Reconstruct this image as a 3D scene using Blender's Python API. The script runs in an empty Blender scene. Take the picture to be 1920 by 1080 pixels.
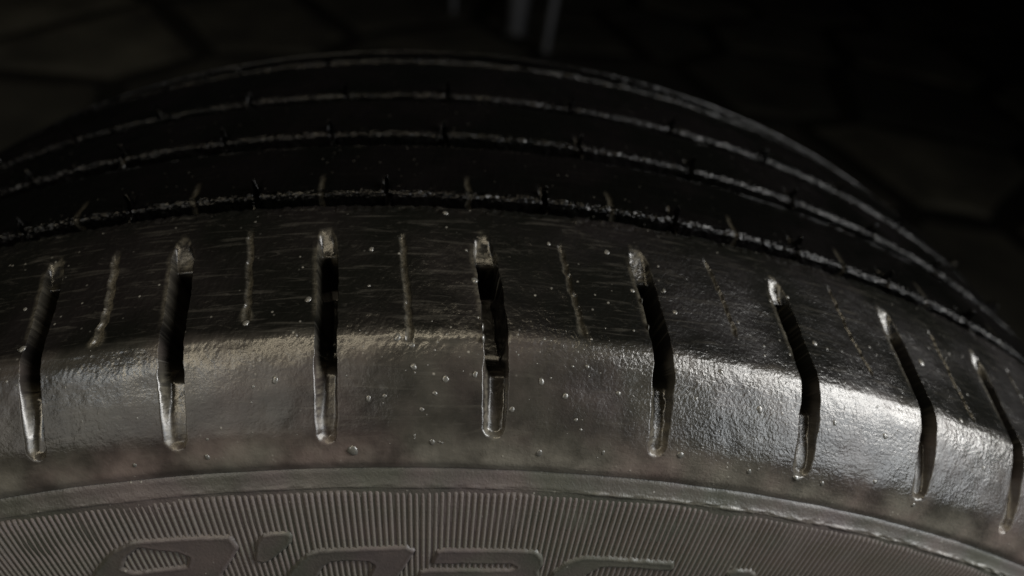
import bpy, math, random
import numpy as np
from mathutils import Matrix, Vector

random.seed(7)
rng = np.random.default_rng(11)
R0 = 0.316                      # outer radius of the tyre in metres
YE = 0.2 * R0                   # middle of the tread, along the axle
sc = bpy.context.scene
COL = sc.collection

# ------------------------------------------------------------------ camera
cd = bpy.data.cameras.new('camera')
cam = bpy.data.objects.new('camera', cd)
COL.objects.link(cam)
rt = Vector((0.99585804, -0.03565148, 0.08364049))
up = Vector((-0.04263379, 0.62941292, 0.7759006))
fw = Vector((0.08030641, 0.77625276, -0.62528596))
pos = Vector((0, -0.29313612 * R0, (1.25146893 + 1) * R0))
cam.matrix_world = Matrix(((rt.x, up.x, -fw.x, pos.x), (rt.y, up.y, -fw.y, pos.y),
                           (rt.z, up.z, -fw.z, pos.z), (0, 0, 0, 1)))
cd.sensor_width = 36
cd.lens = 1273.11 / 1920 * 36
cd.clip_start = 0.005
cd.clip_end = 200
cd.dof.use_dof = True
cd.dof.focus_distance = 0.128
cd.dof.aperture_fstop = 8.5
sc.camera = cam

# ------------------------------------------------------------------ world and lamps
w = bpy.data.worlds.new('World')
sc.world = w
w.use_nodes = True
bg = w.node_tree.nodes['Background']
bg.inputs[0].default_value = (0.9, 0.95, 1.0, 1)
bg.inputs[1].default_value = 0.004

def area(name, loc, target, sx, sy, watts, col, spread=180):
    l = bpy.data.lights.new(name, 'AREA')
    l.shape = 'RECTANGLE'
    l.size = sx
    l.size_y = sy
    l.energy = watts
    l.color = col
    l.spread = math.radians(spread)
    o = bpy.data.objects.new(name, l)
    COL.objects.link(o)
    o.location = loc
    d = Vector(target) - Vector(loc)
    o.rotation_euler = d.to_track_quat('-Z', 'Y').to_euler()
    return o

TOP = (0.05, 0, 1.95 * R0)
# bright opening to the right, a long dim strip overhead, weak light from behind the photographer
area('door_light', (0.70, -0.11, 1.06), (0.09, 0, 0.60), 0.15, 0.60, 9.5, (1.0, 0.98, 0.94))
area('door_light_low', (0.85, -0.50, 0.98), TOP, 0.45, 0.5, 5.4, (0.93, 0.97, 1.0))
area('ceiling_strip', (-0.25, -0.17, 1.30), (-0.05, -0.02, 0.6), 0.07, 0.9, 2.8, (1.0, 0.86, 0.62))
area('room_light', (-0.55, -0.60, 1.08), TOP, 0.55, 0.6, 1.6, (1.0, 0.95, 0.86))
area('side_window', (-0.62, -0.36, 1.10), TOP, 0.16, 0.16, 0.32, (0.78, 0.89, 1.0))
area('floor_fill', (-1.9, 1.3, 1.3), (-1.0, 1.8, 0), 0.3, 0.3, 0.85, (1.0, 0.93, 0.78), 75)  # added fill lamp, brightens the left of the floor

vs = sc.view_settings
vs.view_transform = 'Standard'
vs.look = 'None'
vs.exposure = 0
vs.gamma = 1
try:
    sc.cycles.use_denoising = True
except Exception:
    pass

# ------------------------------------------------------------------ helpers
def sstep(a, b, x):
    t = np.clip((x - a) / (b - a), 0, 1)
    return t * t * (3 - 2 * t)

_tab = rng.random((512, 512))
def vnoise(x, y):
    """smooth 2-D value noise, 0..1"""
    xi = np.floor(x).astype(int); yi = np.floor(y).astype(int)
    fx = x - xi; fy = y - yi
    fx = fx * fx * (3 - 2 * fx); fy = fy * fy * (3 - 2 * fy)
    a = _tab[xi % 512, yi % 512]; b = _tab[(xi + 1) % 512, yi % 512]
    c = _tab[xi % 512, (yi + 1) % 512]; d = _tab[(xi + 1) % 512, (yi + 1) % 512]
    return (a * (1 - fx) + b * fx) * (1 - fy) + (c * (1 - fx) + d * fx) * fy

def fbm(x, y, o=3):
    s = 0; a = 1; n = 0
    for i in range(o):
        s = s + a * vnoise(x * 2 ** i + 17.3 * i, y * 2 ** i + 5.1 * i); n += a; a *= .5
    return s / n

def catmull(P, n):
    P = np.asarray(P, float)
    P = np.vstack([2 * P[0] - P[1], P, 2 * P[-1] - P[-2]])
    out = []
    for i in range(1, len(P) - 2):
        a, b, c, d = P[i - 1:i + 3]
        t = np.linspace(0, 1, n, endpoint=False)[:, None]
        out.append(.5 * (2 * b + (c - a) * t + (2 * a - 5 * b + 4 * c - d) * t * t + (3 * b - a - 3 * c + d) * t ** 3))
    out.append(P[-2:-1])
    return np.vstack(out)

def grid_mesh(name, V, uv=None, dust_glint=None, closed=False, normals=None, film_shading=None, grain=None):
    """V[nu, nv, 3] in metres, one smooth quad sheet"""
    nu, nv = V.shape[:2]
    me = bpy.data.meshes.new(name)
    idx = np.arange(nu * nv).reshape(nu, nv)
    if closed:
        idx = np.vstack([idx, idx[:1]])
    q = np.stack([idx[:-1, :-1], idx[1:, :-1], idx[1:, 1:], idx[:-1, 1:]], -1).reshape(-1, 4)
    me.vertices.add(nu * nv)
    me.vertices.foreach_set('co', V.reshape(-1).astype(np.float32))
    me.loops.add(q.size)
    me.loops.foreach_set('vertex_index', q.reshape(-1).astype(np.int32))
    me.polygons.add(len(q))
    me.polygons.foreach_set('loop_start', (np.arange(len(q)) * 4).astype(np.int32))
    me.update(calc_edges=True)
    me.polygons.foreach_set('use_smooth', np.ones(len(q), bool))
    if uv is not None:
        a = me.attributes.new('surf', 'FLOAT_VECTOR', 'POINT')
        u3 = np.concatenate([uv, np.zeros(uv.shape[:2] + (1,))], -1)
        a.data.foreach_set('vector', u3.reshape(-1).astype(np.float32))
    if dust_glint is not None:
        a = me.attributes.new('dust_glint', 'FLOAT', 'POINT')
        a.data.foreach_set('value', dust_glint.reshape(-1).astype(np.float32))
    a = me.attributes.new('grain', 'FLOAT', 'POINT')
    a.data.foreach_set('value', (np.ones(nu * nv) if grain is None else grain.reshape(-1)).astype(np.float32))
    a = me.attributes.new('film_shading', 'FLOAT', 'POINT')
    a.data.foreach_set('value', (np.ones(nu * nv) if film_shading is None else film_shading.reshape(-1)).astype(np.float32))
    me.update()
    if normals is not None:
        me.normals_split_custom_set_from_vertices(normals.reshape(-1, 3).tolist())
    return me

def polar(phi, y, r):
    return np.stack([r * np.sin(phi), y + 0 * r, r * np.cos(phi)], -1) * R0

# ------------------------------------------------------------------ materials
def newmat(name):
    m = bpy.data.materials.new(name)
    m.use_nodes = True
    nt = m.node_tree
    return m, nt, nt.nodes['Principled BSDF']

def N(nt, t, **kw):
    n = nt.nodes.new(t)
    for k, v in kw.items():
        if k.startswith('i_'):
            n.inputs[k[2:].replace('_', ' ')].default_value = v
        else:
            setattr(n, k, v)
    return n

def ramp(nt, src, p0, p1, c0=(0, 0, 0, 1), c1=(1, 1, 1, 1)):
    r = N(nt, 'ShaderNodeValToRGB')
    r.color_ramp.elements[0].position = p0; r.color_ramp.elements[0].color = c0
    r.color_ramp.elements[1].position = p1; r.color_ramp.elements[1].color = c1
    nt.links.new(src, r.inputs[0])
    return r.outputs[0]

def mathn(nt, op, a, b):
    n = N(nt, 'ShaderNodeMath', operation=op)
    for i, v in enumerate((a, b)):
        if isinstance(v, (int, float)):
            n.inputs[i].default_value = v
        else:
            nt.links.new(v, n.inputs[i])
    return n.outputs[0]

def mixc(nt, f, a, b):
    n = N(nt, 'ShaderNodeMix', data_type='RGBA')
    for s, v in ((n.inputs[0], f), (n.inputs[6], a), (n.inputs[7], b)):
        if isinstance(v, (tuple, float, int)):
            s.default_value = v
        else:
            nt.links.new(v, s)
    return n.outputs[2]

def rubber(name, base, rough0, rough1, peel, dustcol=(0.115, 0.107, 0.09, 1), film_shading=0.25, streak=0.5, use_attr=True, floor_=0.0, specks=0.6, spec=0.5):
    m, nt, b = newmat(name)
    L = nt.links
    if use_attr:
        at = N(nt, 'ShaderNodeAttribute', attribute_name='surf'); co = at.outputs['Vector']
    else:
        tc = N(nt, 'ShaderNodeTexCoord'); co = tc.outputs['Object']
    du = N(nt, 'ShaderNodeAttribute', attribute_name='dust_glint')
    fa = N(nt, 'ShaderNodeAttribute', attribute_name='film_shading')
    # broad tint: grey-green, brown and faintly purple patches, with a dust film over them
    big = N(nt, 'ShaderNodeTexNoise', i_Scale=38.0, i_Detail=3.0, i_Roughness=0.55); L.new(co, big.inputs['Vector'])
    big2 = N(nt, 'ShaderNodeTexNoise', i_Scale=75.0, i_Detail=4.0, i_Roughness=0.6)
    mp2 = N(nt, 'ShaderNodeMapping'); mp2.inputs['Location'].default_value = (3.1, 1.7, 0.4); L.new(co, mp2.inputs[0]); L.new(mp2.outputs[0], big2.inputs['Vector'])
    tint = mixc(nt, ramp(nt, big.outputs[0], 0.42, 0.6), (base * 0.92, base * 0.95, base * 0.78, 1), (base * 1.20, base * 1.0, base * 0.98, 1))
    dustv = mixc(nt, ramp(nt, big.outputs[0], 0.44, 0.62), dustcol, (dustcol[0] * 1.05, dustcol[1] * .89, dustcol[2] * .94, 1))
    filmf = mathn(nt, 'MINIMUM', 0.95, mathn(nt, 'MULTIPLY', mathn(nt, 'ADD', mathn(nt, 'MULTIPLY', ramp(nt, big2.outputs[0], 0.36, 0.72), film_shading), floor_), fa.outputs['Fac']))
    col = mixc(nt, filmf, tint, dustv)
    # streaks dried along the rolling direction
    mp = N(nt, 'ShaderNodeMapping'); mp.inputs['Scale'].default_value = (75, 950, 1); L.new(co, mp.inputs[0])
    st = N(nt, 'ShaderNodeTexNoise', i_Scale=1.0, i_Detail=3.0, i_Distortion=0.6); L.new(mp.outputs[0], st.inputs['Vector'])
    stf = mathn(nt, 'MULTIPLY', ramp(nt, st.outputs[0], 0.57, 0.72), streak * 0.35)
    col = mixc(nt, stf, col, dustcol)
    # short crossing scuffs
    mq = N(nt, 'ShaderNodeMapping'); mq.inputs['Scale'].default_value = (190, 800, 1); mq.inputs['Rotation'].default_value = (0, 0, 0.22); L.new(co, mq.inputs[0])
    sq_ = N(nt, 'ShaderNodeTexNoise', i_Scale=1.0, i_Detail=5.0, i_Roughness=0.65, i_Distortion=1.6); L.new(mq.outputs[0], sq_.inputs['Vector'])
    col = mixc(nt, mathn(nt, 'MULTIPLY', ramp(nt, sq_.outputs[0], 0.58, 0.70), streak * 0.30), col, dustcol)
    # settled dust, with the painted slot-wall and lip highlights
    fine = N(nt, 'ShaderNodeTexNoise', i_Scale=1400.0, i_Detail=4.0, i_Roughness=0.7); L.new(co, fine.inputs['Vector'])
    df = mathn(nt, 'MULTIPLY', du.outputs['Fac'], ramp(nt, fine.outputs[0], 0.25, 0.6))
    col = mixc(nt, df, col, (dustcol[0] * 1.5, dustcol[1] * 1.45, dustcol[2] * 1.3, 1))
    # grit specks
    vo = N(nt, 'ShaderNodeTexVoronoi', i_Scale=420.0); L.new(co, vo.inputs['Vector'])
    spk = mathn(nt, 'MULTIPLY', ramp(nt, vo.outputs['Distance'], 0.06, 0.13, (1, 1, 1, 1), (0, 0, 0, 1)), ramp(nt, big2.outputs[0], 0.5, 0.58))
    col = mixc(nt, mathn(nt, 'MULTIPLY', spk, specks), col, (0.26, 0.25, 0.22, 1))
    L.new(col, b.inputs['Base Color'])
    rg = mathn(nt, 'ADD', mathn(nt, 'MULTIPLY', ramp(nt, big.outputs[0], 0.38, 0.64), rough1 - rough0), rough0)
    rg = mathn(nt, 'ADD', rg, mathn(nt, 'MULTIPLY', df, 0.25))
    L.new(rg, b.inputs['Roughness'])
    b.inputs['Specular IOR Level'].default_value = spec
    # skin of the rubber
    pe = N(nt, 'ShaderNodeTexNoise', i_Scale=1500.0, i_Detail=2.0, i_Roughness=0.5, i_Distortion=0.4); L.new(co, pe.inputs['Vector'])
    pe2 = N(nt, 'ShaderNodeTexNoise', i_Scale=330.0, i_Detail=3.0); L.new(co, pe2.inputs['Vector'])
    hsum = mathn(nt, 'ADD', mathn(nt, 'MULTIPLY', pe.outputs[0], 1.0), mathn(nt, 'MULTIPLY', pe2.outputs[0], 0.45))
    hsum = mathn(nt, 'ADD', hsum, mathn(nt, 'MULTIPLY', spk, 0.8))
    hsum = mathn(nt, 'ADD', hsum, mathn(nt, 'ADD', mathn(nt, 'MULTIPLY', st.outputs[0], 0.5 * streak), mathn(nt, 'MULTIPLY', sq_.outputs[0], 1.6 * streak)))
    bp = N(nt, 'ShaderNodeBump', i_Strength=peel, i_Distance=0.0003)
    ga = N(nt, 'ShaderNodeAttribute', attribute_name='grain')
    L.new(mathn(nt, 'MULTIPLY', hsum, ga.outputs['Fac']), bp.inputs['Height'])
    L.new(bp.outputs[0], b.inputs['Normal'])
    return m

M_SHOULDER = rubber('shoulder_rubber', 0.0028, 0.19, 0.34, 0.38, film_shading=0.26, streak=0.36, floor_=0.10, specks=0.4)
M_TREAD = rubber('tread_rubber', 0.0012, 0.18, 0.30, 0.5, film_shading=0.0, streak=0.02, specks=0.12, spec=0.22)  # base far below real rubber, standing in for shade on the ribs
M_SIDE = rubber('sidewall_rubber', 0.046, 0.34, 0.5, 0.35, film_shading=0.30, streak=0.0)
M_RIDGE = rubber('ridge_rubber', 0.079, 0.36, 0.5, 0.35, film_shading=0.5, streak=0.0, use_attr=False)
M_LETTER = rubber('letter_rubber', 0.042, 0.38, 0.5, 0.25, film_shading=0.35, streak=0.0)
M_CARC = rubber('groove_rubber', 0.008, 0.5, 0.7, 0.3, film_shading=0.05, streak=0.0)

m, nt, b = newmat('water_bead')
b.inputs['Base Color'].default_value = (0.07, 0.068, 0.061, 1)
b.inputs['Roughness'].default_value = 0.26
b.inputs['Coat Weight'].default_value = 0.3
b.inputs['Coat Roughness'].default_value = 0.08
M_BEAD = m

def stone_mat():
    m, nt, b = newmat('flagstone')
    L = nt.links
    tc = N(nt, 'ShaderNodeTexCoord')
    n1 = N(nt, 'ShaderNodeTexNoise', i_Scale=5.0, i_Detail=6.0, i_Roughness=0.6); L.new(tc.outputs['Object'], n1.inputs['Vector'])
    oi = N(nt, 'ShaderNodeObjectInfo')
    c = mixc(nt, ramp(nt, n1.outputs[0], 0.35, 0.68), (0.010, 0.0092, 0.0066, 1), (0.038, 0.035, 0.026, 1))
    c = mixc(nt, mathn(nt, 'MULTIPLY', oi.outputs['Random'], 0.85), c, (0.005, 0.0046, 0.0034, 1))
    L.new(c, b.inputs['Base Color'])
    b.inputs['Roughness'].default_value = 0.8
    b.inputs['Specular IOR Level'].default_value = 0.15
    bp = N(nt, 'ShaderNodeBump', i_Strength=0.5, i_Distance=0.01); L.new(n1.outputs[0], bp.inputs['Height']); L.new(bp.outputs[0], b.inputs['Normal'])
    return m
M_STONE = stone_mat()
m, nt, b = newmat('joint_earth')
n1 = N(nt, 'ShaderNodeTexNoise', i_Scale=30.0, i_Detail=5.0)
nt.links.new(ramp(nt, n1.outputs[0], 0.3, 0.7, (0.002, 0.002, 0.0016, 1), (0.006, 0.0055, 0.004, 1)), b.inputs['Base Color'])
b.inputs['Roughness'].default_value = 0.95
b.inputs['Specular IOR Level'].default_value = 0.05
M_EARTH = m
m, nt, b = newmat('brushed_steel')
n1 = N(nt, 'ShaderNodeTexNoise', i_Scale=40.0, i_Detail=3.0)
nt.links.new(ramp(nt, n1.outputs[0], 0.3, 0.7, (0.12, 0.125, 0.14, 1), (0.22, 0.225, 0.24, 1)), b.inputs['Base Color'])
b.inputs['Metallic'].default_value = 0.7
b.inputs['Roughness'].default_value = 0.42
M_STEEL = m
m, nt, b = newmat('black_cap')
n1 = N(nt, 'ShaderNodeTexNoise', i_Scale=60.0)
nt.links.new(ramp(nt, n1.outputs[0], 0.3, 0.7, (0.01, 0.01, 0.01, 1), (0.025, 0.025, 0.025, 1)), b.inputs['Base Color'])
b.inputs['Roughness'].default_value = 0.6
M_CAP = m

# ------------------------------------------------------------------ objects
def empty(name, loc, label, cat, group=None):
    o = bpy.data.objects.new(name, None)
    COL.objects.link(o)
    o.location = loc
    o['label'] = label
    o['category'] = cat
    if group:
        o['group'] = group
    return o

def part(name, me, mat, parent, loc=(0, 0, 0), label=None):
    if mat and not me.materials:
        me.materials.append(mat)
    o = bpy.data.objects.new(name, me)
    COL.objects.link(o)
    o.parent = parent
    o.location = loc
    if label:
        o['label'] = label
    return o

# ------------------------------------------------------------------ floor of irregular flagstones
def poly_solid(name, poly, z0, z1, inset):
    """flat slab with a worn chamfered rim"""
    n = len(poly)
    c = np.mean(poly, 0)
    dirs = poly - c
    ln = np.linalg.norm(dirs, axis=1, keepdims=True)
    top = c + dirs * (1 - inset / ln)
    v = [(x, y, z0) for x, y in poly] + [(x, y, z1 - inset * .5) for x, y in poly] + [(x, y, z1 + random.uniform(-.002, .002)) for x, y in top]
    f = []
    for k in range(2):
        for i in range(n):
            j = (i + 1) % n
            f.append((k * n + i, k * n + j, (k + 1) * n + j, (k + 1) * n + i))
    f.append(tuple(range(2 * n, 3 * n)))
    me = bpy.data.meshes.new(name)
    me.from_pydata(v, [], f)
    me.update()
    return me

fl_me = bpy.data.meshes.new('floor')
fl_me.from_pydata([(-40, -40, -0.012), (40, -40, -0.012), (40, 60, -0.012), (-40, 60, -0.012)], [], [(0, 1, 2, 3)])
floor = part('floor', fl_me, M_EARTH, None)
floor['kind'] = 'structure'
seeds = [(-1.0, 1.78), (-0.62, 2.04), (-1.29, 1.95), (-1.02, 1.27), (-0.55, 1.45)]
for i in range(-7, 11):
    for j in range(-2, 12):
        p = (i * 0.46 + random.uniform(-.15, .15) + (j % 2) * .23, j * 0.44 + random.uniform(-.14, .14))
        if all(math.hypot(p[0] - q[0], p[1] - q[1]) > 0.34 for q in seeds[:5]):
            seeds.append(p)
seeds = np.array(seeds)
for i, s in enumerate(seeds):
    poly = [np.array((s[0] + a * .6, s[1] + b_ * .6)) for a, b_ in ((-1, -1), (1, -1), (1, 1), (-1, 1))]
    for j, q in enumerate(seeds):
        if j == i or np.hypot(*(q - s)) > 1.7:
            continue
        n_ = (q - s) / np.hypot(*(q - s)); mid = (q + s) / 2 - n_ * 0.03
        out = []
        for a, b_ in zip(poly, poly[1:] + poly[:1]):
            da, db = (a - mid) @ n_, (b_ - mid) @ n_
            if da <= 0: out.append(a)
            if da * db < 0: out.append(a + (b_ - a) * da / (da - db))
        poly = out
        if len(poly) < 3: break
    if len(poly) < 3: continue
    # break the straight edges
    pts = []
    for a, b_ in zip(poly, poly[1:] + poly[:1]):
        pts.append(a)
        d = b_ - a; l = np.hypot(*d)
        if l > .12:
            nn = np.array((-d[1], d[0])) / l
            for t in (.33, .67):
                pts.append(a + d * t + nn * random.uniform(0, .012))
    part('flagstone', poly_solid('flagstone', np.array(pts), -0.03, 0.0 + random.uniform(-.003, .0), 0.012), M_STONE, floor)

# ------------------------------------------------------------------ the tyre
tyre = empty('car_tyre', (0, YE, 0), 'worn black car tyre, wet and dusty, with slotted shoulder and ribbed lettered sidewall', 'tyre')
WO = (0, -YE, R0)               # axle centre seen from the empty

PHI_LO, PHI_HI = -0.62, 0.78    # arc that the photograph comes near
def phis(step, coarse=0.035):
    fine = np.arange(PHI_LO, PHI_HI, step)
    rest = np.linspace(PHI_HI, PHI_LO + 2 * math.pi, int((2 * math.pi - PHI_HI + PHI_LO) / coarse), endpoint=False)
    return np.concatenate([fine, rest])

# -- carcass: floor of the grooves, far sidewall and inner liner, one closed ring
CARC = [(-.052, .800), (-.044, .86), (-.043, .905), (-.030, .938), (0, .938), (.05, .950), (.098, .968), (.2, .9735), (.34, .970), (.40, .962), (.435, .95), (.452, .92),
        (.470, .86), (.478, .79), (.474, .73), (.458, .68), (.440, .655), (.425, .645), (.418, .66), (.440, .72), (.452, .80), (.432, .88),
        (.38, .925), (.2, .935), (.02, .925), (-.030, .88), (-.052, .80)]
cp = catmull(CARC, 5)
ph = np.linspace(0, 2 * math.pi, 240, endpoint=False)
V = polar(ph[:, None], cp[None, :, 0] + 0 * ph[:, None], cp[None, :, 1] + 0 * ph[:, None])
ss = np.r_[0, np.cumsum(np.hypot(*np.diff(cp, axis=0).T))]
UV = np.stack(np.broadcast_arrays(ph[:, None] * R0, ss[None, :] * R0), -1)
part('carcass', grid_mesh('carcass', V[:, ::-1], UV[:, ::-1], closed=True), M_CARC, tyre, WO)

# -- profile of the shoulder, from the crease above the sidewall to the first groove
PT = [(-.0440, .9090), (-.0466, .9138), (-.0478, .9175), (-.0474, .924), (-.041, .9390), (-.0285, .9538), (-.0195, .9627), (-.0115, .9699), (-.004, .9750), (.0040, .9786), (.03, .9846),
      (.065, .9928), (.088, .9977), (.1030, .9990), (.1074, .9977), (.1095, .9935), (.1102, .985), (.1104, .970)]
PQ = catmull(PT, 60)
PS = np.r_[0, np.cumsum(np.hypot(*np.diff(PQ, axis=0).T))]
PS += 0.0878 - PS[8 * 60]
PTAN = np.gradient(PQ, PS, axis=0)
PTAN /= np.linalg.norm(PTAN, axis=1, keepdims=True)
def prof(s):
    return (np.interp(s, PS, PQ[:, 0]), np.interp(s, PS, PQ[:, 1]),
            np.interp(s, PS, -PTAN[:, 1]), np.interp(s, PS, PTAN[:, 0]))   # y, r and outward normal (ny, nr)

# lateral slots: angle of the centre line at shoulder and at the tread end
SL = {-2: (-.441, -.456), -1: (-.348, -.362), 0: (-.2544, -.2691), 1: (-.1667, -.1818), 2: (-.0750, -.0877), 3: (.0265, .0134), 4: (.1320, .1197),
      5: (.2363, .2234), 6: (.3356, .3222), 7: (.4282, .4165), 8: (.5200, .508), 9: (.612, .600), 10: (.704, .692)}
NB = 64
rest = np.linspace(.704, 2 * math.pi - .441, NB - 12 + 1)[1:-1]
slots = [SL[k] for k in range(-2, 11)] + [(a, a - .013) for a in rest]
slots.append((slots[0][0] + 2 * math.pi, slots[0][1] + 2 * math.pi))
SLA = np.array(slots)
def slot_centre(j, s):
    t = np.clip((s - .045) / (.176 - .045), 0, 1.12) ** 1.9
    return SLA[j, 0] + (SLA[j, 1] - SLA[j, 0]) * t
def slot_half(j, s):
    n = fbm(s * 160 + j * 9.7, 3.3 + j * 2.1 + 0 * s, 2) - .5
    k0 = .0305 + .0025 * math.sin(j * 4.1); k1 = .178 + .003 * math.sin(j * 3.3)
    ends = np.sqrt(np.clip((s - k0) / .006, .02, 1)) * np.sqrt(np.clip((k1 - s) / .018, .02, 1))
    return ((.0062 - .0009 * sstep(.07, .03, s) + .0005 * math.sin(j * 2.7)) + n * .0012) * ends
def slot_depth(j, s):
    k0 = .031 + .0025 * math.sin(j * 4.1); k1 = .176 + .003 * math.sin(j * 3.3)
    d = sstep(k0 - .001, k0 + .004, s) * (.0042 + .0045 * sstep(.035, .072, s))
    d = d + .028 * sstep(.068, .090, s)
    m_ = .149 + .004 * math.sin(j * 1.9)
    d = d - .0305 * sstep(m_ - .002, m_ + .004, s)
    return np.maximum(d, 0) * (1 - sstep(m_ + .004, k1, s))
SIP = [[(-0.225, 0.1682), (-0.2198, 0.1374), (-0.2162, 0.1133), (-0.2172, 0.0964)], [(-0.1373, 0.1759), (-0.1296, 0.1352), (-0.1262, 0.1047)],
       [(-0.0369, 0.1697), (-0.0311, 0.1246), (-0.0271, 0.0895)], [(0.0676, 0.1687), (0.0734, 0.1301), (0.0794, 0.0989)],
       [(0.1727, 0.1749), (0.1795, 0.142), (0.1845, 0.1157)], [(0.2747, 0.1795), (0.2812, 0.1413), (0.2901, 0.1099)]]
SIPW = [.0024, .0019, .0019, .0017, .0012, .0010]
SIPD = [.34, .26, .28, .2, .16, .14]
def sipe_line(j):
    """block j lies between slots j and j+1"""
    if 2 <= j <= 7:
        p = np.array(SIP[j - 2])[::-1]
        return p[:, 0], p[:, 1], SIPW[j - 2], SIPD[j - 2]
    a = (SLA[j] + SLA[j + 1]) / 2
    return np.array((a[0] - .001, a[1] + .001)), np.array((.100, .172)), .0013, .16

def shoulder_point(j, phi, s):
    """surface of block j at (phi, s): position, dust"""
    y, r, ny, nr = prof(s)
    dep = np.zeros_like(phi); dust_glint = np.zeros_like(phi)
    for jj in (j, j + 1):
        xs_ = (phi - slot_centre(jj, s)) * r
        x = np.abs(xs_)
        hw = slot_half(jj, s)
        low = sstep(.084, .070, s)                       # the wall facing right lies back on the flank
        e = .0011 + .0022 * low * (xs_ < 0)
        mask = 1 - sstep(hw - e, hw + e * .6, x)
        dd = slot_depth(jj, s)
        dep = np.maximum(dep, mask * dd + 0)
        ends = sstep(.148, .156, s) * sstep(.182, .17, s) * .34 * sstep(.35, .6, fbm(phi * 260 + jj, s * 180, 3)) + sstep(.06, .036, s) * sstep(.026, .031, s) * (.22 + .18 * math.sin(jj * 2.3)) + .05 * sstep(.075, .06, s) * sstep(.03, .035, s)
        n = fbm(phi * 420 + 3, s * 420, 3)
        dust_glint = np.maximum(dust_glint, ends * (1 - sstep(hw, hw + .002, x)) * sstep(.25, .6, n) )
        dust_glint = np.maximum(dust_glint, .42 * low * sstep(.03, .036, s) * (xs_ < 0) * (1 - sstep(.0004, .0016, np.abs(x - hw + .0006))) * sstep(.3, .5, n))  # right-facing slot wall paled, a painted highlight for light from the right
        # dry dirt caught along the leading edge
        dust_glint = np.maximum(dust_glint, .35 * (1 - sstep(0, .003, np.abs((slot_centre(jj, s) - phi) * r - hw - .0015))) * sstep(.10, .12, s) * sstep(.17, .15, s) * n)
    sp, sv, sw, sd = sipe_line(j)
    cx = np.interp(s, sv, sp)
    wob = (fbm(s * 200 + j * 3.1, 0 * s + 9.1 + j, 3) - .5) * .003
    inr = sstep(sv[0] - .003, sv[0] + .003, s) * (1 - sstep(sv[-1] - .006, sv[-1] + .004, s))
    xs = np.abs((phi - cx) * r - wob)
    sm = (1 - sstep(sw * .5, sw * 1.25, xs)) * inr
    dep = np.maximum(dep, sm * .0016)
    bl = 1 + .9 * np.exp(-((s - sv[0] - .002) / .006) ** 2)
    dm = (1 - sstep(sw * .5 * bl, sw * 1.5 * bl, xs)) * inr
    dust_glint = np.maximum(dust_glint, dm * sd * (.45 + .55 * sstep(.2, .55, fbm(phi * 600, s * 300 + j, 2))))
    # faint unevenness of the skin, stronger on the shoulder edge; rough rim at the first groove
    h = (fbm(phi * 60 + 7, s * 60, 3) - .5) * .0008
    h = h + (fbm(phi * 520 + 1.3, s * 420, 2) - .5) * .00022 * sstep(.06, .09, s)
    rim = sstep(.188, .198, s)
    h = h + rim * (fbm(phi * 260, s * 200 + 31, 3) - .5) * .0030
    # little lumps and pits moulded into the flank
    dep = dep - h
    P = polar(phi, y - ny * dep, r - nr * dep)
    inside = sstep(.004, .010, dep + h)  # film thinned down the slots, shade painted into their depth
    film_shading = (.025 + (.975 + 2.6 * sstep(.045, .018, s)) * sstep(.100, .088, s + (fbm(phi * 90, s * 40 + 4, 2) - .5) * .006)) * (1 - .9 * inside)  # low flank paled by extra film, painted in for missing front light
    grain = .45 + .55 * sstep(-.02, .20, phi + (fbm(phi * 25, s * 30 + 8, 2) - .5) * .15)
    grain = grain * (.35 + 1.2 * fbm(phi * 38 + 2, s * 45, 3))
    return P, dust_glint, film_shading, grain

def s_rows(hi):
    if hi:
        return np.concatenate([np.linspace(PS[0], .026, 22, endpoint=False), np.linspace(.026, .042, 30, endpoint=False),
                               np.linspace(.042, .195, 184, endpoint=False), np.linspace(.195, PS[-1], 26)])
    return np.concatenate([np.linspace(PS[0], .19, 46, endpoint=False), np.linspace(.19, PS[-1], 6)])
def u_cols(hi):
    if hi:   # local coordinate: 0..1 slot centre to slot edge, 1..2 body, 2..3 edge to next centre
        a = np.concatenate([[0, .35, .6], np.linspace(.72, 1.22, 12)])
        bdy = np.linspace(0, 1, 120)
        return a, bdy
    return np.array([0, .7, .9, 1.1]), np.linspace(0, 1, 12)

def block_mesh(j, hi):
    a, bdy = u_cols(hi)
    s = s_rows(hi)
    sg = np.concatenate([[s[0] - (s[1] - s[0])], s, [s[-1] + 1e-4]])
    hw = .0071
    def phi_cols(sv):
        c0 = slot_centre(j, sv); c1 = slot_centre(j + 1, sv)
        r = prof(sv)[1]
        left = c0[:, None] + a[None, :] * (hw / r)[:, None]
        right = c1[:, None] - a[None, ::-1] * (hw / r)[:, None]
        l1 = left[:, -1:]; r1 = right[:, :1]
        body = l1 + (r1 - l1) * bdy[None, :]
        gl = c0[:, None] - (left[:, 1:2] - left[:, 0:1]); gr = c1[:, None] + (right[:, -1:] - right[:, -2:-1])
        return np.concatenate([gl, left[:, :-1], body, right[:, 1:], gr], 1)
    ph_ = phi_cols(sg).T
    sg2 = np.broadcast_to(sg[None, :], ph_.shape)
    P, d, fm, gn = shoulder_point(j, ph_, sg2)
    du = P[2:, 1:-1] - P[:-2, 1:-1]; dv = P[1:-1, 2:] - P[1:-1, :-2]
    n = np.cross(du, dv); n /= np.linalg.norm(n, axis=-1, keepdims=True) + 1e-12
    uv = np.stack([ph_ * R0, sg2 * R0], -1)
    return grid_mesh('shoulder_block', P[1:-1, 1:-1], uv[1:-1, 1:-1], d[1:-1, 1:-1], normals=n, film_shading=fm[1:-1, 1:-1], grain=gn[1:-1, 1:-1])

for j in range(NB):
    hi = j <= 11
    part('shoulder_block', block_mesh(j, hi), M_SHOULDER, tyre, WO)

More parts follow.
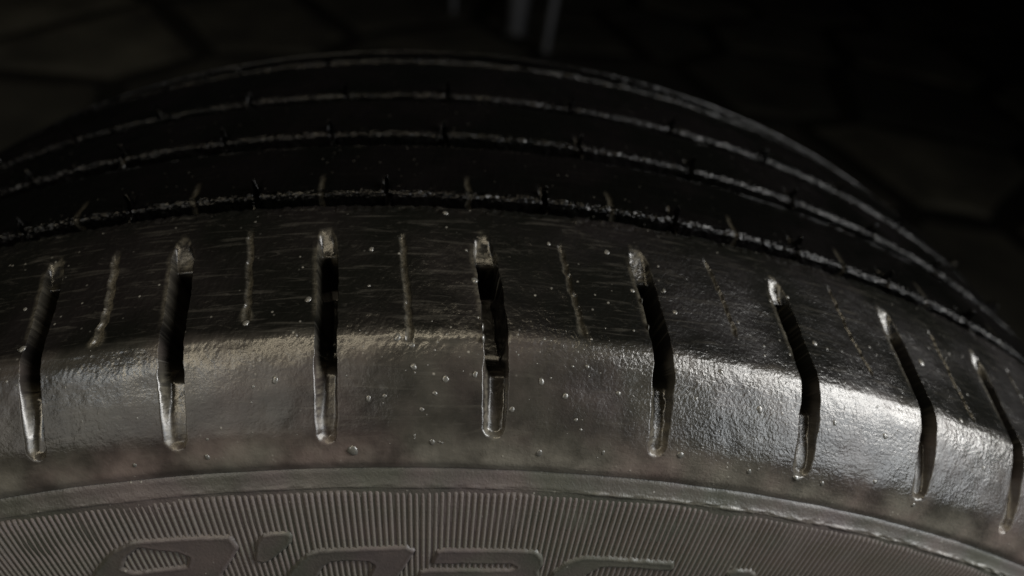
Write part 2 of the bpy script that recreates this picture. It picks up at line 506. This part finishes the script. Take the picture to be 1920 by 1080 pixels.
# -- tread ribs beyond the first groove
ND = [-0.404, -0.318, -0.2356, -0.1436, -0.0524, 0.0612, 0.1604, 0.2648, 0.3548, 0.4516, .55, .65]
TD = [-0.36, -0.2756, -0.1896, -0.098, 0.0056, 0.1116, 0.21, .31, .40, .5]
NE = [-.45, -0.3652, -0.2796, -0.1932, -0.1068, -0.0148, 0.0972, 0.1972, 0.2992, 0.3932, 0.484, 0.5850, .68]
def rib(name, y0, y1, r0, r1, notches, ticks, seed, chamfer=.0055, step=.0011, far=None, rough=.0024):
    # cross section: up the near wall, worn edge, top, far edge, down
    c = chamfer
    near = [(y0 - .0006, .968), (y0 - .0003, r0 - c * 1.8), (y0, r0 - c), (y0 + c * .28, r0 - c * .38), (y0 + c * 1.0, r0 - .0004), (y0 + c * 1.9, r0)]
    if far is None:
        far = [(y1 - .006, r1), (y1 - .0022, r1 - .0002), (y1 - .0006, r1 - .0010), (y1, r1 - .004), (y1 + .0002, .968)]
    q = catmull(near + [((y0 + y1) / 2, (r0 + r1) / 2 + .0004)] + far, 7)
    s = np.r_[0, np.cumsum(np.hypot(*np.diff(q, axis=0).T))]
    t = np.gradient(q, s, axis=0); t /= np.linalg.norm(t, axis=1, keepdims=True)
    nn = np.stack([-t[:, 1], t[:, 0]], -1)
    f = phis(step)
    F, S_ = np.meshgrid(f, s, indexing='ij')
    Y = q[:, 0][None, :]; RR = q[:, 1][None, :]
    h = (fbm(F * 420 + seed, S_ * 520 + seed * 3, 3) - .5) * rough * (.35 + np.exp(-((Y - y0 - c * .5) / (c * 1.6)) ** 2))
    h = h + (fbm(F * 70 + seed, S_ * 80, 2) - .5) * .0014
    dust_glint = np.zeros_like(F)
    dep = -h
    for i, a in enumerate(notches):
        x = np.abs((F - a) + (Y - y0) * .25 + (fbm(S_ * 300 + i, F * 0 + i, 2) - .5) * .002)
        dep = dep + (1 - sstep(.0011, .0022, x)) * .010 * (1 - sstep(.010, .020, Y - y0 + 0 * F))
    for i, a in enumerate(ticks):
        x = np.abs(F - a + (Y - y0) * .12 + (fbm(S_ * 260 + i, F * 0 + i, 2) - .5) * .003)
        mk = (1 - sstep(.0010, .0022, x)) * (1 - sstep(.016, .026, Y - y0 + 0 * F))
        dust_glint = np.maximum(dust_glint, mk * .16)
        dep = dep + mk * .0012
    V = polar(F, Y - nn[:, 0][None, :] * dep, RR - nn[:, 1][None, :] * dep)
    uv = np.stack([F * R0, (S_ + seed) * R0], -1)
    part(name, grid_mesh(name, V, uv, dust_glint, closed=True), M_TREAD, tyre, WO)

rib('tread_rib', .1228, .1935, .9995, 1.0, ND, TD, 1.7, chamfer=.0030)
rib('tread_rib', .2138, .2780, 1.0, .9998, NE, [], 5.2, chamfer=.0028)
rib('tread_rib', .2919, .3740, .9995, .9970, NE, [], 9.4, chamfer=.0028)
rib('tread_rib', .3950, .4600, .9910, .960, ND, [], 13.1, chamfer=.0028,
    far=[(.425, .9893), (.438, .9865), (.447, .979), (.452, .965), (.4525, .93)])

# -- sidewall: lip below the shoulder, then the ribbed band
SWP = [(-.0425, .9165), (-.0455, .9155), (-.0482, .9134), (-.0505, .9095), (-.0533, .9052), (-.0536, .9035), (-.0541, .9015), (-.0560, .895), (-.060, .88), (-.067, .85),
       (-.074, .81), (-.077, .77), (-.074, .72), (-.064, .68), (-.05, .655), (-.036, .645), (-.030, .66), (-.040, .71), (-.046, .80)]
sq = catmull(SWP, 12)
s_sw = np.r_[0, np.cumsum(np.hypot(*np.diff(sq, axis=0).T))]
t = np.gradient(sq, s_sw, axis=0); t /= np.linalg.norm(t, axis=1, keepdims=True)
nsw = np.stack([t[:, 1], -t[:, 0]], -1)
f = phis(.0016)
F, S_ = np.meshgrid(f, s_sw, indexing='ij')
iA = 4 * 12
lip = np.exp(-((S_ - s_sw[iA]) / .0016) ** 2)
h = lip * (fbm(F * 130, S_ * 300, 3) - .40) * (.0010 + .0022 * sstep(-.05, .25, F)) + (fbm(F * 45, S_ * 50, 3) - .5) * .0014 * (S_ < .05)
V = polar(F, sq[:, 0][None, :] + nsw[:, 0][None, :] * h, sq[:, 1][None, :] + nsw[:, 1][None, :] * h)
uv = np.stack([F * R0, (S_ + 2.0) * R0], -1)
dust_glint = .25 * lip * fbm(F * 200, S_ * 200, 2) * sstep(.0, .2, F)  # highlight along the right of the lip, painted in as pale tone
side = part('sidewall', grid_mesh('sidewall', V[:, ::-1], uv[:, ::-1], dust_glint[:, ::-1], closed=True), M_SIDE, tyre, WO)
def swp(sv):
    """sidewall point for distance sv measured from the crease (lettering coordinates)"""
    o = s_sw[2 * 12]
    return (np.interp(sv + o, s_sw, sq[:, 0]), np.interp(sv + o, s_sw, sq[:, 1]),
            np.interp(sv + o, s_sw, nsw[:, 0]), np.interp(sv + o, s_sw, nsw[:, 1]))

# -- fine radial ridges on the sidewall, one mesh shared by all
PITCH = .0043
def ridge_mesh(hs=1.0, nv=22):
    sv = np.concatenate([np.linspace(.0128, .0165, 5, endpoint=False), np.linspace(.0165, .122, nv)])
    a = np.linspace(-1, 1, 7)
    A, S2 = np.meshgrid(a, sv, indexing='ij')
    y, r, ny, nr = swp(S2)
    hgt = (.00105 * np.cos(A * math.pi / 2) ** .8 * sstep(.0118, .0165, S2) * hs) - .0003
    return grid_mesh('sidewall_ridge', polar(A * PITCH * .40 * (.9 / r) ** 0, y + ny * hgt, r + nr * hgt)[:, ::-1])
rm = ridge_mesh()
rm2 = ridge_mesh(.8)
rm.materials.append(M_RIDGE); rm2.materials.append(M_RIDGE)
n_r = 0
for i in range(300):
    a = -.55 + i * PITCH
    o = bpy.data.objects.new('sidewall_ridge', rm2 if (-.012 < a < .006 or .185 < a < .225 or -.17 < a < -.15) else rm)
    COL.objects.link(o)
    o.parent = tyre
    o.location = WO
    o.rotation_euler = (0, a + random.gauss(0, .00012), 0)
    n_r += 1
# the ridges round the rest of the wheel
base = ridge_mesh(1.0, 6)
bv = np.empty(len(base.vertices) * 3, np.float32); base.vertices.foreach_get('co', bv); bv = bv.reshape(-1, 3)
bf = np.array([p.vertices[:] for p in base.polygons])
av = np.arange(-.55 + 300 * PITCH, 2 * math.pi - .55 - PITCH / 2, PITCH)
vv = np.concatenate([np.stack([bv[:, 0] * math.cos(a) + bv[:, 2] * math.sin(a), bv[:, 1], -bv[:, 0] * math.sin(a) + bv[:, 2] * math.cos(a)], -1) for a in av])
ff = np.concatenate([bf + i * len(bv) for i in range(len(av))])
me = bpy.data.meshes.new('ridge_band')
me.from_pydata(vv.tolist(), [], ff.tolist())
me.update()
rb = part('ridge_band', me, M_RIDGE, tyre, WO)
rb['kind'] = 'stuff'

# -- raised smooth lettering, cut by the lower edge of the picture
LET = [
([(-0.31453, 0.10769), (-0.27102, 0.07122), (-0.25226, 0.05698), (-0.23547, 0.04558), (-0.21797, 0.03989), (-0.199, 0.04038), (-0.16182, 0.04194), (-0.15013, 0.04292), (-0.1462, 0.05155), (-0.15187, 0.05922), (-0.16048, 0.06788), (-0.17508, 0.08631), (-0.19941, 0.12755)], [[(-0.23479, 0.0604), (-0.22707, 0.0512), (-0.21599, 0.04587), (-0.2028, 0.04967), (-0.19213, 0.0522), (-0.18386, 0.05716), (-0.18813, 0.06418), (-0.20919, 0.06464), (-0.22778, 0.06519)]]),
([(-0.13851, 0.064), (-0.13386, 0.04936), (-0.12788, 0.04324), (-0.11909, 0.04208), (-0.10979, 0.04175), (-0.10638, 0.04495), (-0.10911, 0.05135), (-0.11554, 0.05679), (-0.12391, 0.06315), (-0.13235, 0.06729)], []),
([(-0.14876, 0.13355), (-0.12347, 0.08555), (-0.11198, 0.07054), (-0.10029, 0.06081), (-0.09021, 0.05764), (-0.06734, 0.0571), (-0.03501, 0.05633), (-0.02814, 0.05547), (-0.02212, 0.06002), (-0.02653, 0.06846), (-0.0332, 0.07907), (-0.04089, 0.09419), (-0.06041, 0.13962)], [[(-0.12415, 0.1358), (-0.09729, 0.08458), (-0.09038, 0.07263), (-0.08348, 0.06861), (-0.06861, 0.06819), (-0.05702, 0.06899), (-0.05299, 0.07195), (-0.05866, 0.08609), (-0.07876, 0.13881)]]),
([(-0.00708, 0.05996), (-0.00172, 0.05852), (0.05581, 0.05718), (0.06579, 0.05759), (0.07201, 0.06288), (0.07375, 0.06957), (0.07105, 0.07466), (0.0743, 0.08666), (0.08021, 0.13813), (-0.03733, 0.14031), (-0.02417, 0.08816), (-0.01877, 0.07816), (-0.01156, 0.07618)], [[(-0.0116, 0.07181), (0.04781, 0.07039), (0.05222, 0.07265), (0.04846, 0.07478), (-0.01396, 0.07619)]]),
([(0.08496, 0.13783), (0.07905, 0.089), (0.08212, 0.07599), (0.09053, 0.06554), (0.10465, 0.05965), (0.13787, 0.05907), (0.17284, 0.05811), (0.17632, 0.06415), (0.17208, 0.0667), (0.14071, 0.06716), (0.11774, 0.06883), (0.10865, 0.07713), (0.10735, 0.09241), (0.11596, 0.13554)], []),
([(0.24926, 0.118), (0.22018, 0.06223), (0.22612, 0.05773), (0.23853, 0.05628), (0.24458, 0.05993), (0.27647, 0.11299)], []),
([(0.29705, 0.10897), (0.27165, 0.0605), (0.28125, 0.05609), (0.29616, 0.05534), (0.33929, 0.10011)], []),
]
def sdf(P, poly):
    """signed distance, positive inside"""
    poly = np.asarray(poly)
    d = np.full(P.shape[:-1], 1e9); ins = np.zeros(P.shape[:-1], bool)
    for a, b_ in zip(poly, np.roll(poly, -1, 0)):
        e = b_ - a; w_ = P - a
        tt = np.clip((w_ @ e) / (e @ e), 0, 1)
        d = np.minimum(d, np.linalg.norm(w_ - tt[..., None] * e, axis=-1))
        c = ((a[1] > P[..., 1]) != (b_[1] > P[..., 1])) & (P[..., 0] < (b_[0] - a[0]) * (P[..., 1] - a[1]) / (b_[1] - a[1] + 1e-12) + a[0])
        ins ^= c
    return np.where(ins, d, -d)
for outer, holes in LET:
    o_ = np.array(outer) * (.88, 1)
    lo = o_.min(0) - .004; hi_ = o_.max(0) + .004
    gu = np.arange(lo[0], hi_[0], .00095); gv = np.arange(lo[1], hi_[1], .00095)
    U, W_ = np.meshgrid(gu, gv, indexing='ij')
    P = np.stack([U, W_], -1)
    d = sdf(P, o_)
    for hl in holes:
        d = np.minimum(d, -sdf(P, np.array(hl) * (.88, 1)))
    d = d + (fbm(U * 300, W_ * 300, 2) - .5) * .0012
    hgt = -.0008 + .0025 * sstep(-.0018, .0018, d) + .0003 * np.exp(-((d - .0014) / .0013) ** 2)
    y, r, ny, nr = swp(W_)
    V = polar(U / .88, y + ny * hgt, r + nr * hgt)
    me = grid_mesh('raised_letter', V[:, ::-1], np.stack([U / .88 * R0, (W_ + 2) * R0], -1)[:, ::-1])
    # drop what stays under the skin
    dd = d[:, ::-1].reshape(-1)
    import bmesh
    bm = bmesh.new(); bm.from_mesh(me); bm.verts.ensure_lookup_table()
    bmesh.ops.delete(bm, geom=[v for v in bm.verts if dd[v.index] < -.0022], context='VERTS')
    bm.to_mesh(me); bm.free()
    part('raised_letter', me, M_LETTER, tyre, WO)

# -- beads of water and grit on the shoulder: too small to count, one mesh
DR = [(-0.0048, 0.067, 9), (-0.0602, 0.0247, 12), (-0.1058, 0.0671, 9), (0.0106, 0.1346, 9), (0.0164, 0.0992, 11), (0.017, 0.0916, 11), (-0.0563, 0.158, 6), (-0.0102, 0.1929, 8), (-0.091, 0.1184, 9), (0.0688, 0.0609, 8), (0.0534, 0.0682, 8), (0.1148, 0.1382, 7), (0.1200, 0.1307, 8), (0.1220, 0.1101, 8), (0.1374, 0.1423, 5), (0.1427, 0.1256, 8), (0.0559, 0.0257, 8), (0.0969, 0.029, 6), (0.1482, 0.0327, 8), (0.2342, 0.0300, 14), (0.2555, 0.0288, 9), (0.1989, 0.0282, 7), (0.335, 0.0290, 8), (0.3464, 0.1358, 11), (0.2343, 0.159, 6), (0.2468, 0.1233, 8), (-0.0115, 0.0303, 7), (-0.0345, 0.091, 9), (-0.0257, 0.0863, 8), (-0.126, 0.103, 8), (-0.1499, 0.0245, 7), (-0.196, 0.0232, 6), (-0.2654, 0.1016, 9), (-0.2762, 0.1333, 6), (0.1983, 0.0674, 9), (0.1534, 0.0677, 7), (0.2548, 0.0685, 7), (0.2967, 0.068, 8), (-0.0504, 0.0553, 7), (-0.0409, 0.0568, 6), (-0.0184, 0.0494, 7), (-0.0108, 0.0587, 6), (0.0129, 0.0702, 7), (-0.0241, 0.0737, 8), (0.0813, 0.0792, 7), (0.1023, 0.0652, 7), (0.0767, 0.0475, 6), (0.0364, 0.0512, 6), (0.1695, 0.0864, 6), (0.367, 0.0951, 7), (0.3907, 0.0676, 7), (0.2954, 0.0379, 6), (0.0047, 0.1594, 5), (0.0597, 0.1702, 5), (0.0999, 0.169, 8), (-0.0313, 0.1169, 5), (-0.0549, 0.1283, 5), (0.1883, 0.1265, 5), (0.2184, 0.1516, 5)]
for _ in range(110):
    s_ = random.choice((random.uniform(.025, .09), random.gauss(.088, .010), random.uniform(.03, .12)))
    DR.append((random.choice((random.uniform(-.3, .5), random.gauss(.05, .1))), min(max(s_, .02), .19), random.choice((1.5, 1.8, 2.2, 2.8, 3.4))))
vs_, fs_ = [], []
NA, NRG = 8, 4
for phi, s_, px in DR:
    j = int(np.searchsorted(SLA[:, 0], phi)) - 1
    near = min(abs(phi - float(slot_centre(jj, np.array(s_)))) for jj in (j, j + 1))
    if near < .0085 and px < 6: continue
    P, _d, _f, _g = shoulder_point(j, np.array([phi, phi + .001, phi]), np.array([s_, s_, s_ + .001]))
    e1 = P[1] - P[0]; e1 /= np.linalg.norm(e1); e2 = P[2] - P[0]; e2 -= e1 * (e1 @ e2); e2 /= np.linalg.norm(e2); n_ = np.cross(e1, e2)
    rad = px * .72 / 2850 * R0 * random.uniform(.8, 1.1); el = random.uniform(.8, 1.35); b0 = len(vs_)
    for i in range(NRG):
        th = math.pi / 2 * i / NRG
        for k in range(NA):
            an = 2 * math.pi * k / NA
            wv = 1 + .2 * math.sin(an * 2 + phi * 900) + .12 * math.sin(an * 3 + s_ * 5000)
            vs_.append(P[0] + (e1 * math.cos(an) * wv + e2 * math.sin(an) * el) * rad * math.cos(th) + n_ * (rad * .42 * math.sin(th) - rad * .08))
    vs_.append(P[0] + n_ * rad * .35)
    for i in range(NRG - 1):
        for k in range(NA):
            k2 = (k + 1) % NA
            fs_.append((b0 + i * NA + k, b0 + i * NA + k2, b0 + (i + 1) * NA + k2, b0 + (i + 1) * NA + k))
    for k in range(NA):
        fs_.append((b0 + (NRG - 1) * NA + k, b0 + (NRG - 1) * NA + (k + 1) % NA, b0 + NRG * NA))
me = bpy.data.meshes.new('water_beads')
me.from_pydata([tuple(v) for v in vs_], [], fs_)
me.update()
for p in me.polygons: p.use_smooth = True
wb = part('water_beads', me, M_BEAD, tyre, WO)
wb['kind'] = 'stuff'

# ------------------------------------------------------------------ out-of-focus steel stand behind the tyre
def tube(name, p0, p1, r0, r1, n=20):
    p0, p1 = Vector(p0), Vector(p1)
    d = (p1 - p0).normalized(); a = d.orthogonal().normalized(); b_ = d.cross(a)
    rings = [(0, r0 * .9), (.01, r0), (.5, (r0 + r1) / 2), (.99, r1), (1, r1 * .9)]
    v, f = [], []
    for t_, r in rings:
        for k in range(n):
            an = 2 * math.pi * k / n
            v.append(p0 + (p1 - p0) * t_ + (a * math.cos(an) + b_ * math.sin(an)) * r)
    for i in range(len(rings) - 1):
        for k in range(n):
            f.append((i * n + k, i * n + (k + 1) % n, (i + 1) * n + (k + 1) % n, (i + 1) * n + k))
    f.append(tuple(range(n))[::-1]); f.append(tuple(range((len(rings) - 1) * n, len(rings) * n)))
    me = bpy.data.meshes.new(name)
    me.from_pydata([tuple(x) for x in v], [], f); me.update()
    for p in me.polygons: p.use_smooth = len(p.vertices) == 4
    return me
st = empty('steel_stand', (0.10, 2.0, 0), 'out-of-focus steel stand with slender shiny legs behind the tyre', 'stand')
for (x, y, lean, r) in ((0.13, -.10, .05, .012), (.05, .06, .02, .034), (-.15, .20, -.01, .010)):
    leg = part('leg', tube('leg', (x, y, .006), (x + lean, y + .05, .72), r * .8, r * 1.9), M_STEEL, st)
    part('foot_cap', tube('foot_cap', (x, y, 0), (x + lean * .02, y + .001, .012), r * 1.2, r * 1.15), M_CAP, leg)
part('top_rail', tube('top_rail', (-.24, .25, .71), (.25, -.10, .71), .016, .016), M_STEEL, st)
